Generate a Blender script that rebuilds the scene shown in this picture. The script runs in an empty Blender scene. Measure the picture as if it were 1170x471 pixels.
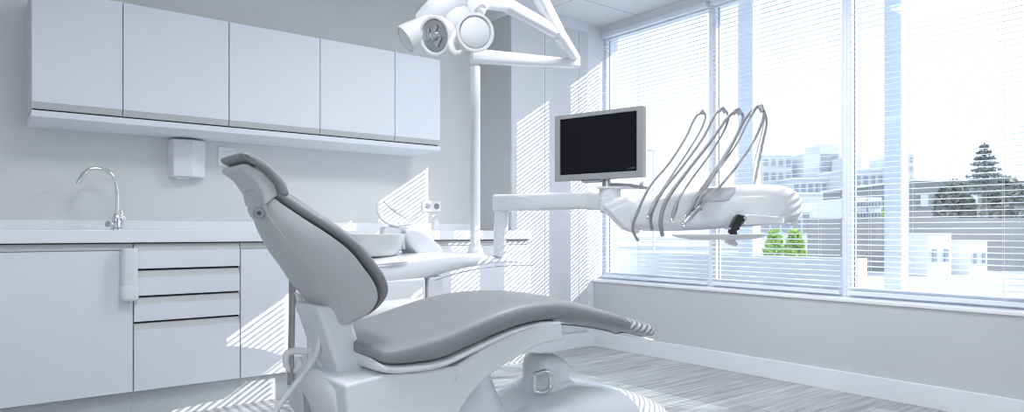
import bpy, bmesh, math, random
from mathutils import Vector, Matrix, noise
random.seed(7)
sc = bpy.context.scene
COL = sc.collection
PI = math.pi
# ------------------------------------------------------------------ camera model
F = 781.0; CX = 585.0; HY = 265.0; EYE = 0.888
YAW = math.atan2(1000.0, 781.0)
CF, SF = math.cos(YAW), math.sin(YAW)          # forward = (CF, SF)
def onY(px, py, Y):
    """point of the room on the plane y = Y seen at a pixel of the photograph"""
    q = (px - CX) / F
    X = Y * (CF + SF * q) / (SF - CF * q)
    d = CF * X + SF * Y
    return Vector((X, Y, EYE - (py - HY) / F * d))
def onX(px, py, X):
    q = (px - CX) / F
    Y = X * (SF - CF * q) / (CF + SF * q)
    d = CF * X + SF * Y
    return Vector((X, Y, EYE - (py - HY) / F * d))
def onD(px, py, d):
    q = (px - CX) / F; r = q * d
    return Vector((CF * d + SF * r, SF * d - CF * r, EYE - (py - HY) / F * d))

# ------------------------------------------------------------------ materials
def mat(name, col, rough=0.5, metal=0.0, spec=0.5, coat=0.0, noise_amt=0.0, noise_scale=8.0, bump=0.0, bscale=60.0):
    m = bpy.data.materials.new(name); m.use_nodes = True
    nt = m.node_tree; b = nt.nodes['Principled BSDF']
    b.inputs['Roughness'].default_value = rough
    b.inputs['Metallic'].default_value = metal
    b.inputs['Specular IOR Level'].default_value = spec
    b.inputs['Coat Weight'].default_value = coat
    b.inputs['Coat Roughness'].default_value = 0.08
    tc = nt.nodes.new('ShaderNodeTexCoord')
    n = nt.nodes.new('ShaderNodeTexNoise'); n.inputs['Scale'].default_value = noise_scale
    n.inputs['Detail'].default_value = 3
    nt.links.new(tc.outputs['Object'], n.inputs['Vector'])
    r = nt.nodes.new('ShaderNodeValToRGB')
    a = max(noise_amt, 0.008)
    r.color_ramp.elements[0].position = 0.3; r.color_ramp.elements[1].position = 0.7
    r.color_ramp.elements[0].color = tuple(c * (1 - a) for c in col) + (1,)
    r.color_ramp.elements[1].color = tuple(min(1, c * (1 + a)) for c in col) + (1,)
    nt.links.new(n.outputs['Fac'], r.inputs['Fac'])
    nt.links.new(r.outputs['Color'], b.inputs['Base Color'])
    if bump > 0:
        n2 = nt.nodes.new('ShaderNodeTexNoise'); n2.inputs['Scale'].default_value = bscale
        nt.links.new(tc.outputs['Object'], n2.inputs['Vector'])
        bp = nt.nodes.new('ShaderNodeBump'); bp.inputs['Strength'].default_value = bump
        bp.inputs['Distance'].default_value = 0.002
        nt.links.new(n2.outputs['Fac'], bp.inputs['Height'])
        nt.links.new(bp.outputs['Normal'], b.inputs['Normal'])
    return m
M = {}
M['wall'] = mat('wall_paint', (.73, .73, .73), .75, bump=.05, bscale=220)
M['wallw'] = mat('white_wall_paint', (.80, .82, .85), .7, bump=.04, bscale=220)
M['ceil_plain'] = mat('ceiling_paint', (.8, .81, .83), .9)
M['lam'] = mat('white_laminate', (.80, .83, .88), .6)
M['lam_shade'] = mat('shaded_grip_edge', (.60, .60, .60), .5)  # greyer than the doors: shade of the pulls is in the colour
M['carcass'] = mat('cabinet_carcass', (.74, .75, .76), .5)
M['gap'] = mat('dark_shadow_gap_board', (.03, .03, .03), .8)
M['plinth'] = mat('plinth_grey', (.60, .62, .65), .5)
M['counter'] = mat('solid_white_worktop', (.88, .90, .93), .3, coat=.3)
M['plastic'] = mat('glossy_white_plastic', (.81, .83, .86), .28, coat=.5)
M['plastic2'] = mat('satin_white_plastic', (.80, .82, .85), .4, coat=.2)
M['shell'] = mat('grey_backrest_shell', (.56, .56, .56), .42, coat=.15)
M['uph'] = mat('grey_upholstery', (.27, .272, .28), .5, coat=.04, noise_amt=.02, bump=.12, bscale=300)
M['shell2'] = mat('light_grey_head_shell', (.58, .585, .59), .4, coat=.15)
M['trimw'] = mat('white_cushion_trim', (.78, .79, .80), .45)
M['chrome'] = mat('polished_chrome', (.80, .81, .83), .12, metal=1)
M['steel'] = mat('brushed_steel', (.62, .63, .65), .3, metal=1)
M['black'] = mat('black_rubber', (.015, .015, .017), .4)
M['screen'] = mat('black_screen_glass', (.010, .010, .012), .3, spec=.15)
M['bezel'] = mat('grey_monitor_bezel', (.40, .405, .41), .4)
M['hose'] = mat('grey_hose', (.36, .36, .37), .35, coat=.2)
M['hosel'] = mat('pale_hose', (.74, .75, .77), .35, coat=.2)
M['blind'] = mat('white_blind_slat', (.72, .75, .80), .4)
M['frame'] = mat('white_window_frame', (.80, .84, .90), .35)
M['gasket'] = mat('grey_gasket', (.30, .31, .33), .5)
M['plate'] = mat('white_socket_plate', (.86, .87, .88), .35)
M['socketdark'] = mat('socket_recess', (.30, .31, .32), .5)
M['bowl'] = mat('ceramic_bowl', (.82, .83, .84), .15, coat=.6)
M['darkglass'] = mat('silver_lamp_reflector', (.60, .60, .61), .18, metal=.9)
M['logo'] = mat('faint_logo_grey', (.12, .12, .125), .4)

def thin_glass(name, tint=(.95, .98, 1), gloss=.06):
    m = bpy.data.materials.new(name); m.use_nodes = True; nt = m.node_tree
    for n in list(nt.nodes): nt.nodes.remove(n)
    o = nt.nodes.new('ShaderNodeOutputMaterial'); mx = nt.nodes.new('ShaderNodeMixShader')
    t = nt.nodes.new('ShaderNodeBsdfTransparent'); t.inputs['Color'].default_value = tint + (1,)
    g = nt.nodes.new('ShaderNodeBsdfGlossy'); g.inputs['Roughness'].default_value = .03
    mx.inputs[0].default_value = gloss
    nt.links.new(t.outputs[0], mx.inputs[1]); nt.links.new(g.outputs[0], mx.inputs[2]); nt.links.new(mx.outputs[0], o.inputs[0])
    return m
M['glass'] = thin_glass('clear_window_glass')
M['clear'] = thin_glass('clear_plastic_shield', (.96, .97, .98), .12)

def wood_floor():
    m = bpy.data.materials.new('pale_wood_planks'); m.use_nodes = True; nt = m.node_tree
    b = nt.nodes['Principled BSDF']; b.inputs['Roughness'].default_value = .38
    b.inputs['Coat Weight'].default_value = .1
    tc = nt.nodes.new('ShaderNodeTexCoord')
    br = nt.nodes.new('ShaderNodeTexBrick')
    br.inputs['Scale'].default_value = 1.0; br.inputs['Brick Width'].default_value = 1.3
    br.inputs['Row Height'].default_value = .14; br.inputs['Mortar Size'].default_value = .0022
    br.inputs['Color1'].default_value = (.46, .46, .46, 1); br.inputs['Color2'].default_value = (.64, .64, .64, 1)
    br.inputs['Mortar'].default_value = (.40, .40, .41, 1); br.inputs['Bias'].default_value = 0
    br.offset = .37
    nt.links.new(tc.outputs['Object'], br.inputs['Vector'])
    mp = nt.nodes.new('ShaderNodeMapping'); mp.inputs['Scale'].default_value = (1.2, 22, 1)
    nt.links.new(tc.outputs['Object'], mp.inputs['Vector'])
    n = nt.nodes.new('ShaderNodeTexNoise'); n.inputs['Scale'].default_value = 1.6; n.inputs['Detail'].default_value = 6
    n.inputs['Distortion'].default_value = .8
    nt.links.new(mp.outputs[0], n.inputs['Vector'])
    r = nt.nodes.new('ShaderNodeValToRGB')
    r.color_ramp.elements[0].position = .36; r.color_ramp.elements[0].color = (.60, .585, .57, 1)
    r.color_ramp.elements[1].position = .62; r.color_ramp.elements[1].color = (1, 1, 1, 1)
    nt.links.new(n.outputs['Fac'], r.inputs['Fac'])
    mx = nt.nodes.new('ShaderNodeMix'); mx.data_type = 'RGBA'; mx.blend_type = 'MULTIPLY'; mx.inputs[0].default_value = 1
    nt.links.new(br.outputs['Color'], mx.inputs[6]); nt.links.new(r.outputs['Color'], mx.inputs[7])
    nt.links.new(mx.outputs[2], b.inputs['Base Color'])
    return m
M['floor'] = wood_floor()
def tile_ceiling():
    m = bpy.data.materials.new('ceiling_tiles'); m.use_nodes = True; nt = m.node_tree
    b = nt.nodes['Principled BSDF']; b.inputs['Roughness'].default_value = .9
    tc = nt.nodes.new('ShaderNodeTexCoord')
    br = nt.nodes.new('ShaderNodeTexBrick'); br.offset = 0
    br.inputs['Scale'].default_value = 1.0; br.inputs['Brick Width'].default_value = .6
    br.inputs['Row Height'].default_value = .6; br.inputs['Mortar Size'].default_value = .004
    br.inputs['Color1'].default_value = (.84, .85, .87, 1); br.inputs['Color2'].default_value = (.84, .85, .87, 1)
    br.inputs['Mortar'].default_value = (.50, .50, .52, 1)
    mp = nt.nodes.new('ShaderNodeMapping'); mp.inputs['Location'].default_value = (.12, .05, 0)
    nt.links.new(tc.outputs['Object'], mp.inputs[0]); nt.links.new(mp.outputs[0], br.inputs['Vector'])
    nt.links.new(br.outputs['Color'], b.inputs['Base Color'])
    return m
M['ceil'] = tile_ceiling()

# ------------------------------------------------------------------ object helpers
ORG = {}      # world origin of every object that can be a parent
def reg(o, loc): ORG[o.name] = Vector(loc)
def smooth_by_angle(me, ang=40):
    me.shade_smooth()
    bm = bmesh.new(); bm.from_mesh(me)
    for e in bm.edges:
        if len(e.link_faces) == 2 and e.calc_face_angle(0) > math.radians(ang): e.smooth = False
    bm.to_mesh(me); bm.free()
def obj(name, bm, m, parent=None, bevel=0.0, seg=3, sub=0, loc=None, ang=40):
    """link the bmesh (world coordinates) as one mesh object, its origin at loc or its parent's origin"""
    bmesh.ops.recalc_face_normals(bm, faces=bm.faces[:])
    if parent is not None: org = ORG[parent.name].copy()
    elif loc is not None: org = Vector(loc)
    else:
        xs = [v.co for v in bm.verts]
        org = Vector(((min(c.x for c in xs) + max(c.x for c in xs)) / 2, (min(c.y for c in xs) + max(c.y for c in xs)) / 2, min(c.z for c in xs)))
    for v in bm.verts: v.co -= org
    me = bpy.data.meshes.new(name); bm.to_mesh(me); bm.free()
    o = bpy.data.objects.new(name, me); COL.objects.link(o)
    me.materials.append(m)
    smooth_by_angle(me, ang)
    if bevel > 0:
        b = o.modifiers.new('bevel', 'BEVEL'); b.width = bevel; b.segments = seg; b.limit_method = 'ANGLE'
        b.angle_limit = math.radians(32); b.harden_normals = False
        for p in me.polygons: p.use_smooth = True
        w = o.modifiers.new('wn', 'WEIGHTED_NORMAL'); w.keep_sharp = False
        bm2 = bmesh.new(); bm2.from_mesh(me)
        for e in bm2.edges: e.smooth = True
        bm2.to_mesh(me); bm2.free()
    if sub:
        s = o.modifiers.new('sub', 'SUBSURF'); s.levels = sub; s.render_levels = sub
        bm2 = bmesh.new(); bm2.from_mesh(me)
        for e in bm2.edges: e.smooth = True
        bm2.to_mesh(me); bm2.free()
    if parent is not None: o.parent = parent
    else: o.location = org
    reg(o, org)
    return o
def tag(o, label, cat, group=None, kind=None):
    if label: o['label'] = label
    if cat: o['category'] = cat
    if group: o['group'] = group
    if kind: o['kind'] = kind
    return o
def thing(name, loc, label, cat, group=None):
    o = bpy.data.objects.new(name, None); COL.objects.link(o); o.location = loc
    o.empty_display_size = .05; reg(o, loc)
    return tag(o, label, cat, group)
def struct(name, bm, m, bevel=0, parent=None, **k):
    o = obj(name, bm, m, parent, bevel=bevel, **k)
    if parent is None: o['kind'] = 'structure'
    return o
def children(o): return [c for c in bpy.data.objects if c.parent == o]
def copy_tree(o, shift, parent=None):
    c = o.copy(); COL.objects.link(c); c.parent = parent
    if parent is None: c.location = Vector(o.location) + Vector(shift)
    reg(c, ORG[o.name] + Vector(shift))
    for ch in children(o): copy_tree(ch, shift, c)
    return c
def NB(): return bmesh.new()
def box(bm, x0, x1, y0, y1, z0, z1):
    vs = [bm.verts.new((x, y, z)) for x in (x0, x1) for y in (y0, y1) for z in (z0, z1)]
    for f in ((0, 1, 3, 2), (4, 6, 7, 5), (0, 4, 5, 1), (2, 3, 7, 6), (0, 2, 6, 4), (1, 5, 7, 3)):
        bm.faces.new([vs[i] for i in f])
    return bm
def B(*a): return box(NB(), *a)
def prism(bm, pts, vec):
    """polygon of world points swept along vec"""
    a = [bm.verts.new(p) for p in pts]; b = [bm.verts.new(Vector(p) + Vector(vec)) for p in pts]
    n = len(pts)
    bm.faces.new(a); bm.faces.new(b[::-1])
    for i in range(n): bm.faces.new((a[i], b[i], b[(i + 1) % n], a[(i + 1) % n]))
    return bm
def loft(bm, rings, cap=True, closed=True):
    R = [[bm.verts.new(p) for p in r] for r in rings]; n = len(R[0])
    for i in range(len(R) - 1):
        for j in range(n if closed else n - 1):
            k = (j + 1) % n
            bm.faces.new((R[i][j], R[i][k], R[i + 1][k], R[i + 1][j]))
    if cap:
        bm.faces.new(R[0][::-1]); bm.faces.new(R[-1])
    return bm
def sring(c, u, v, a, b, n=2.0, N=24):
    out = []
    for i in range(N):
        t = 2 * PI * i / N; ct, st = math.cos(t), math.sin(t)
        x = math.copysign(abs(ct) ** (2 / n), ct) * a; y = math.copysign(abs(st) ** (2 / n), st) * b
        out.append(Vector(c) + Vector(u) * x + Vector(v) * y)
    return out
def catmull(pts, k=6):
    pts = [Vector(p) for p in pts]; out = []
    P = [2 * pts[0] - pts[1]] + pts + [2 * pts[-1] - pts[-2]]
    for i in range(1, len(P) - 2):
        for j in range(k):
            t = j / k
            out.append(.5 * ((2 * P[i]) + (-P[i - 1] + P[i + 1]) * t + (2 * P[i - 1] - 5 * P[i] + 4 * P[i + 1] - P[i + 2]) * t * t + (-P[i - 1] + 3 * P[i] - 3 * P[i + 1] + P[i + 2]) * t ** 3))
    out.append(pts[-1]); return out
def interp(xs, ys, x):
    if x <= xs[0]: return ys[0]
    for i in range(1, len(xs)):
        if x <= xs[i]:
            t = (x - xs[i - 1]) / (xs[i] - xs[i - 1]); return ys[i - 1] * (1 - t) + ys[i] * t
    return ys[-1]
def tube(bm, pts, rad, N=12, k=6, flat=1.0):
    """smooth tube through points; rad a number or one radius per point"""
    n0 = len(pts); rl = rad if isinstance(rad, (list, tuple)) else [rad] * n0
    P = catmull(pts, k) if k > 1 else [Vector(p) for p in pts]
    rings = []; up = None
    for i, p in enumerate(P):
        d = (P[min(i + 1, len(P) - 1)] - P[max(i - 1, 0)]).normalized()
        if up is None:
            up = Vector((0, 0, 1)) if abs(d.z) < .9 else Vector((1, 0, 0))
        s = d.cross(up).normalized(); up = s.cross(d).normalized()
        r = interp(list(range(n0)), rl, i / (k if k > 1 else 1))
        rings.append(sring(p, s, up, r, r * flat, 2, N))
    return loft(bm, rings)
def lathe(bm, c, ax, prof, N=32, cap=True):
    """profile [(along, radius)] turned about an axis through c"""
    ax = Vector(ax).normalized()
    h = Vector((0, 0, 1)) if abs(ax.z) < .9 else Vector((1, 0, 0))
    u = ax.cross(h).normalized(); v = ax.cross(u)
    rings = [[Vector(c) + ax * a + (u * math.cos(2 * PI * i / N) + v * math.sin(2 * PI * i / N)) * max(r, .0004) for i in range(N)] for a, r in prof]
    return loft(bm, rings, cap)

# ================================================================== THE ROOM
YW = 4.17          # wall behind the cabinets
XW = 3.78          # face of the wall below the windows
XF = 3.90          # plane of the window frames
YC = 3.81          # face of the closet wall at the far end
H = 2.50
X0, Y0R = -2.0, -3.2
struct('floor', B(X0 - .1, XF + .15, Y0R - .1, YW + .1, -.1, 0), M['floor'])
struct('ceiling', B(X0 - .1, XF + .15, Y0R - .1, YW + .1, H, H + .1), M['ceil'])
struct('wall_back', B(X0 - .1, XF + .15, YW, YW + .1, 0, H), M['wall'])
struct('wall_left', B(X0 - .1, X0, Y0R - .1, YW, 0, H), M['wallw'])
struct('wall_front', B(X0, XF + .15, Y0R - .1, Y0R, 0, H), M['wallw'])
SILL = .52; HEAD = 2.44
M['walls'] = mat('shaded_sill_wall', (.60, .61, .63), .75)  # darker than the other walls: backlit shade is in the colour
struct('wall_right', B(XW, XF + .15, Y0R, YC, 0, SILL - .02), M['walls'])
struct('wall_right_rear', B(XW, XF + .15, Y0R, -.33, SILL - .02, H), M['wallw'])
struct('trim_1', B(XF - .02, XF + .15, -.33, YC, HEAD, H), M['wallw'])
# closet wall: narrow strip of wall beyond the tall cupboard
struct('wall_closet', B(3.70, XF + .15, YC, YW, 0, H), M['wallw'])
bm = NB(); prism(bm, [(XW - .012, -.329, SILL - .02), (XF + .02, -.329, SILL - .02), (XF + .02, -.329, SILL), (XW - .012, -.329, SILL)], (0, YC + .329, 0))
struct('trim_2', bm, M['counter'], bevel=.004)
struct('baseboard_right', B(XW - .014, XW, Y0R, YC, 0, .115), M['wallw'], bevel=.003)
struct('baseboard_closet', B(3.52, XW - .014, YC - .014, YC, 0, .115), M['wallw'], bevel=.003)

# ------------------------------------------------------------------ windows and blinds
bays = [(3.81, 2.80), (2.80, 1.896), (1.896, .99), (.99, -.32)]
def window(i, ya, yb):
    a, b = yb, ya
    fr = NB(); t = .028
    x0, x1 = XF, XF + .06
    box(fr, x0, x1, a, b, SILL, SILL + .05); box(fr, x0, x1, a, b, HEAD - .045, HEAD)
    box(fr, x0, x1, a, a + t, SILL + .05, HEAD - .045); box(fr, x0, x1, b - t, b, SILL + .05, HEAD - .045)
    w = struct('window_%d' % i, fr, M['frame'], bevel=.004)
    g = obj('pane', B(x0 + .035, x0 + .041, a + t, b - t, SILL + .05, HEAD - .045), M['glass'], w)
    gk = NB()
    box(gk, x0 + .030, x0 + .034, a + t, a + t + .006, SILL + .05, HEAD - .045); box(gk, x0 + .030, x0 + .034, b - t - .006, b - t, SILL + .05, HEAD - .045)
    obj('gasket', gk, M['gasket'], w)
for i, (ya, yb) in enumerate(bays): window(i + 1, ya, yb)
# outer facade posts beyond the glass
for n, (px0, px1) in enumerate(((843, 860), (1010, 1030))):
    X = 4.32
    p0, p1 = onX(px0, 265, X), onX(px1, 265, X)
    struct('trim_%d' % (n + 3), B(X, X + .10, p1.y, p0.y, -.5, 3.2), M['frame'], bevel=.004)
struct('trim_5', B(XF + .15, 4.45, Y0R, YC + .4, 2.6, 2.75), M['frame'])
struct('trim_6', B(4.30, 4.42, 2.02, YC + .9, -.3, .72), M['wallw'])
struct('trim_7', B(4.30, 4.42, -1.5, 2.0, -.3, .38), M['wallw'])

def make_blind(ya, yb, label):
    b, a = ya - .022, yb + .022
    XB = XF - .028
    root = thing('venetian_blind', (XB, (a + b) / 2, SILL + .01), label, 'blind', 'venetian blinds hanging in the window bays')
    obj('headrail', B(XB - .02, XB + .02, a, b, HEAD - .036, HEAD - .004), M['frame'], root, bevel=.003)
    sl = NB(); pitch = .0300; z = SILL + .055; n = int((HEAD - .045 - z) / pitch)
    half = .0125; th = .0012
    for k in range(n):
        zc = z + k * pitch
        # gently crowned slat, hung almost level
        top = []; bot = []
        for j in range(5):
            u = -1 + j / 2
            h = .0016 * (1 - u * u) + u * .0019
            top.append((XB + u * half, h + th / 2)); bot.append((XB + u * half, h - th / 2))
        prof = top + bot[::-1]
        wob = random.uniform(-.0012, .0012)
        prism(sl, [(x, a, zc + h + wob) for x, h in prof], (0, b - a, random.uniform(-.0015, .0015)))
    obj('slats', sl, M['blind'], root, ang=60)
    obj('bottom_rail', B(XB - .0125, XB + .0125, a, b, SILL + .012, SILL + .034), M['frame'], root, bevel=.003)
    for f in (.14, .86):
        yy = a + (b - a) * f
        cd = NB()
        for dx in (-.0135, .0135): tube(cd, [(XB + dx, yy, SILL + .03), (XB + dx, yy, HEAD - .03)], .0009, 6, 1)
        obj('ladder_cord', cd, M['blind'], root)
    cd = NB(); yy = a + (b - a) * .62
    tube(cd, [(XB - .02, yy, 1.0 if False else SILL + .10), (XB - .02, yy, HEAD - .03)], .0014, 6, 1)
    tube(cd, [(XB - .02, yy - .02, SILL + .16), (XB - .02, yy - .02, HEAD - .03)], .0014, 6, 1)
    obj('pull_cord', cd, M['blind'], root)
    return root
blabs = ['white venetian blind in the window bay beside the far corner, behind the monitor',
         'white venetian blind behind the instrument unit, between the two slim window posts',
         'white venetian blind in the rightmost window bay, with a conifer showing through it']
for i, (ya, yb) in enumerate(bays):
    make_blind(ya, yb, blabs[i] if i < 3 else 'white venetian blind in a window bay to the right of the view')

# ------------------------------------------------------------------ upper cabinets
UF = 3.80; UZ0, UZ1 = 1.45, 2.008
ux = [.190, .557, 1.055, 1.560, 2.044, 2.377]
ulab = ['white wall cupboard at the left end of the upper row',
        'second white wall cupboard from the left, above the soap dispenser',
        'middle white wall cupboard of the upper row, above the chair headrest',
        'white wall cupboard second from the right end of the upper row',
        'narrow white wall cupboard at the right end of the upper row, nearest the lamp']
def door_front(x0, x1, yf, z0, z1, t=.02, lip=.028, at='bottom', dep=.016):
    """slab front with a slanted grip edge along its top or bottom"""
    if at == 'bottom':
        pr = [(yf, z0 + lip), (yf, z1), (yf + t, z1), (yf + t, z0), (yf + dep, z0)]
    else:
        pr = [(yf, z0), (yf, z1 - lip), (yf + dep, z1), (yf + t, z1), (yf + t, z0)]
    return prism(NB(), [(x0, y, z) for y, z in pr], (x1 - x0, 0, 0))
for i in range(5):
    a, b = ux[i], ux[i + 1]
    r = thing('wall_cupboard', ((a + b) / 2, (UF + YW) / 2, UZ0), ulab[i], 'cupboard', 'wall cupboards in the upper row')
    obj('body', B(a + .0005, b - .0005, UF + .022, YW - .001, UZ0 + .004, UZ1 - .001), M['carcass'], r)
    d = obj('door', prism(NB(), [(a + .0025, y, z) for y, z in ((UF, UZ0 + .034), (UF, UZ1), (UF + .02, UZ1), (UF + .02, UZ0 + .034))], (b - a - .005, 0, 0)), M['lam'], r, bevel=.0012, seg=2)
    obj('grip_edge', prism(NB(), [(a + .0025, y, z) for y, z in ((UF + .0005, UZ0 + .0335), (UF + .0195, UZ0 + .0335), (UF + .0195, UZ0 + .004), (UF + .014, UZ0 + .004))], (b - a - .005, 0, 0)), M['lam_shade'], d)
vb = NB(); prism(vb, [(ux[0], y, z) for y, z in ((UF + .004, UZ0 - .004), (UF + .004, UZ0 - .034), (UF + .06, UZ0 - .040), (YW - .001, UZ0 - .040), (YW - .001, UZ0 - .004))], (ux[-1] - ux[0], 0, 0))
tag(obj('cupboard_base_panel', vb, M['lam'], bevel=.003), 'long white panel along the underside of the wall cupboards', 'panel')
tag(obj('shadow_strip', B(ux[0] + .01, ux[-1] - .01, UF + .02, YW - .002, UZ0 - .0038, UZ0 + .0038), M['gap']), 'thin black gap strip between the wall cupboards and the panel below', 'strip')

# ------------------------------------------------------------------ base cabinets
BF = 3.57; BZ0 = .145; BZT = .80; CT0, CT1 = .838, .896
def cab(a, b, label): return thing('base_cabinet', ((a + b) / 2, (BF + YW) / 2, .0), label, 'cabinet', 'base cabinets under the worktop')
def carcass(r, a, b):
    obj('body', B(a + .0005, b - .0005, BF + .024, YW - .001, BZ0, CT0 - .0005), M['carcass'], r)
    obj('plinth', B(a + .0005, b - .0005, BF + .055, BF + .07, .0005, BZ0 - .0005), M['plinth'], r)
    obj('grip_recess', B(a + .003, b - .003, BF + .014, BF + .0235, BZT + .004, CT0 - .006), M['lam_shade'], r)
def front(r, name, a, b, z0, z1):
    d = obj(name, B(a + .003, b - .003, BF, BF + .02, z0, z1 - .03), M['lam'], r, bevel=.0012, seg=2)
    obj('grip_edge', prism(NB(), [(a + .003, y, z) for y, z in ((BF + .001, z1 - .0298), (BF + .0195, z1 - .0298), (BF + .0195, z1), (BF + .015, z1))], (b - a - .006, 0, 0)), M['lam_shade'], d)
    return d
for a, b, lab in ((-.9, -.16, 'white base cabinet at the far left end of the row'), (-.16, .566, 'white base cabinet with one plain door left of the drawers, under the tap'),
                  (1.045, 1.60, 'white base cabinet with one door right of the drawers, behind the chair back'),
                  (1.60, 2.15, 'white base cabinet with one door behind the spittoon unit'),
                  (2.15, 2.945, 'white base cabinet beside the tall cupboard, behind the lamp pole')):
    r = cab(a, b, lab); carcass(r, a, b)
    obj('door', B(a + .003, b - .003, BF, BF + .02, BZ0 + .003, BZT), M['lam'], r, bevel=.0012, seg=2)
r = cab(.566, 1.045, 'white base cabinet with four drawers, left of the chair back'); carcass(r, .566, 1.045)
front(r, 'drawer', .566, 1.045, .716, .83)
front(r, 'drawer', .566, 1.045, .590, .706)
front(r, 'drawer', .566, 1.045, .470, .580)
front(r, 'drawer', .566, 1.045, .148, .460)
obj('gap_board', B(.57, 1.04, BF + .0205, BF + .0235, .15, .80), M['gap'], r)
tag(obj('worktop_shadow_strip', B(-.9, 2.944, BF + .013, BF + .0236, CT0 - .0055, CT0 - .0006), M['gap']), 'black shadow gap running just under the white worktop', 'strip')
tag(obj('worktop', B(-.92, 2.947, BF - .015, YW - .02, CT0, CT1), M['counter'], bevel=.004), 'long white worktop over the base cabinets, with tap and sink', 'worktop')
tag(obj('upstand', B(-.92, 2.947, YW - .0195, YW - .0005, CT1 - .02, CT1 + .052), M['counter'], bevel=.003), 'white upstand strip along the wall behind the worktop', 'upstand')

# tall cupboard
tx0, tx1 = 2.95, 3.698; TZ = 2.42; TF = 3.785
r = thing('tall_cupboard', ((tx0 + tx1) / 2, (TF + YW) / 2, 0), 'tall white cupboard with two narrow doors in the far corner, striped by sun', 'cupboard')
obj('side_panel', B(tx0, tx0 + .02, TF + .021, YW - .001, 0.0005, TZ), mat('shaded_side_panel', (.56, .57, .58), .5), r)  # grey holds the shade of the side turned from the window
obj('body', B(tx0 + .021, tx1, TF + .024, YW - .002, .0005, TZ - .002), M['carcass'], r)
xs = [tx0, 3.262, 3.60, tx1]
for k in range(3):
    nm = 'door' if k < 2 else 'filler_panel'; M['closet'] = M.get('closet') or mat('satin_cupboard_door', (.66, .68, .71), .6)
    obj(nm, B(xs[k] + .002, xs[k + 1] - .002, TF, TF + .02, .13, TZ), M['closet'], r, bevel=.001, seg=2)
obj('plinth', B(tx0 + .01, tx1, TF + .012, TF + .023, .0005, .128), M['wallw'], r)

struct('wall_bulkhead', B(tx0, tx1, TF + .004, YW - .001, TZ + .002, H - .0005), M['wallw'])
# ------------------------------------------------------------------ things on the wall and worktop
# soap dispenser
p0 = onY(196, 158, YW - .10); p1 = onY(238, 205, YW - .10)
r = thing('wall_dispenser', ((p0.x + p1.x) / 2, YW - .05, p1.z), 'white folded-front dispenser box on the wall under the second cupboard', 'dispenser')
xa, xb = p0.x, p1.x; xm = xa + (xb - xa) * .56; za, zb = p1.z, p0.z
obj('case', prism(NB(), [(xa, YW - .001, za + .01), (xb, YW - .001, za + .01), (xb - .006, YW - .06, za + .01), (xm, YW - .115, za + .01), (xa + .012, YW - .09, za + .01)], (0, 0, zb - za - .01)), M['plastic2'], r, bevel=.005)
obj('lid', prism(NB(), [(xa + .02, YW - .088, zb - .045), (xm - .01, YW - .111, zb - .045), (xm - .01, YW - .116, zb - .045), (xa + .02, YW - .093, zb - .045)], (0, 0, .036)), M['plastic2'], r)
obj('spout', B(xa + .03, xm - .01, YW - .085, YW - .045, za, za + .0099), M['plastic2'], r, bevel=.003)
# switch plate
p0 = onY(249, 168, YW); p1 = onY(269, 191, YW)
r = thing('wall_switch', ((p0.x + p1.x) / 2, YW, p1.z), 'square white light switch on the wall left of the headrest', 'switch')
obj('plate', B(p0.x, p1.x, YW - .010, YW - .0005, p1.z, p0.z), M['plate'], r, bevel=.003)
obj('rocker', B(p0.x + .022, p1.x - .022, YW - .014, YW - .0102, p1.z + .025, p0.z - .025), M['plate'], r, bevel=.0015)
# double socket
p0 = onY(482, 229, YW); p1 = onY(503.5, 242.5, YW)
r = thing('wall_socket', ((p0.x + p1.x) / 2, YW, p1.z), 'double white power socket on the wall above the worktop', 'socket')
obj('plate', B(p0.x, p1.x, YW - .010, YW - .0005, p1.z, p0.z), M['plate'], r, bevel=.003)
for f in (.27, .73):
    c = Vector((p0.x + (p1.x - p0.x) * f, YW - .0101, (p0.z + p1.z) / 2))
    obj('outlet', lathe(NB(), c, (0, -1, 0), [(0, .021), (.003, .021), (.003, .017), (.0008, .0165), (.0008, 0)], 24), M['socketdark'], r)
# tap
Yt = 3.98
base = onY(133, 262, Yt); base.z = CT1 + .0005
r = thing('mixer_tap', base, 'chrome goose-neck tap on the left end of the worktop', 'tap')
obj('tap_body', lathe(NB(), base, (0, 0, 1), [(0, .030), (.008, .030), (.014, .022), (.05, .020), (.075, .017), (.085, .012)], 24), M['chrome'], r)
pts = [onY(x, y, Yt) for x, y in ((133.5, 250), (134, 235), (134, 218), (131, 205), (124, 196), (112, 192.5), (101, 194), (95, 200), (91, 208))]
obj('spout', tube(NB(), pts, .0085, 12), M['chrome'], r)
obj('aerator', tube(NB(), [onY(96, 198, Yt), onY(92, 205, Yt), onY(89, 211, Yt)], [.010, .012, .011], 12, 2), M['chrome'], r)
obj('lever', tube(NB(), [onY(133, 254, Yt), onY(128, 257, Yt - .04), onY(123, 256, Yt - .06)], [.014, .010, .016], 12, 4), M['chrome'], r)
obj('valve_knob', tube(NB(), [onY(137, 256, Yt), onY(141, 250, Yt), onY(138, 240, Yt)], [.014, .012, .006], 12, 4), M['chrome'], r)
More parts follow.
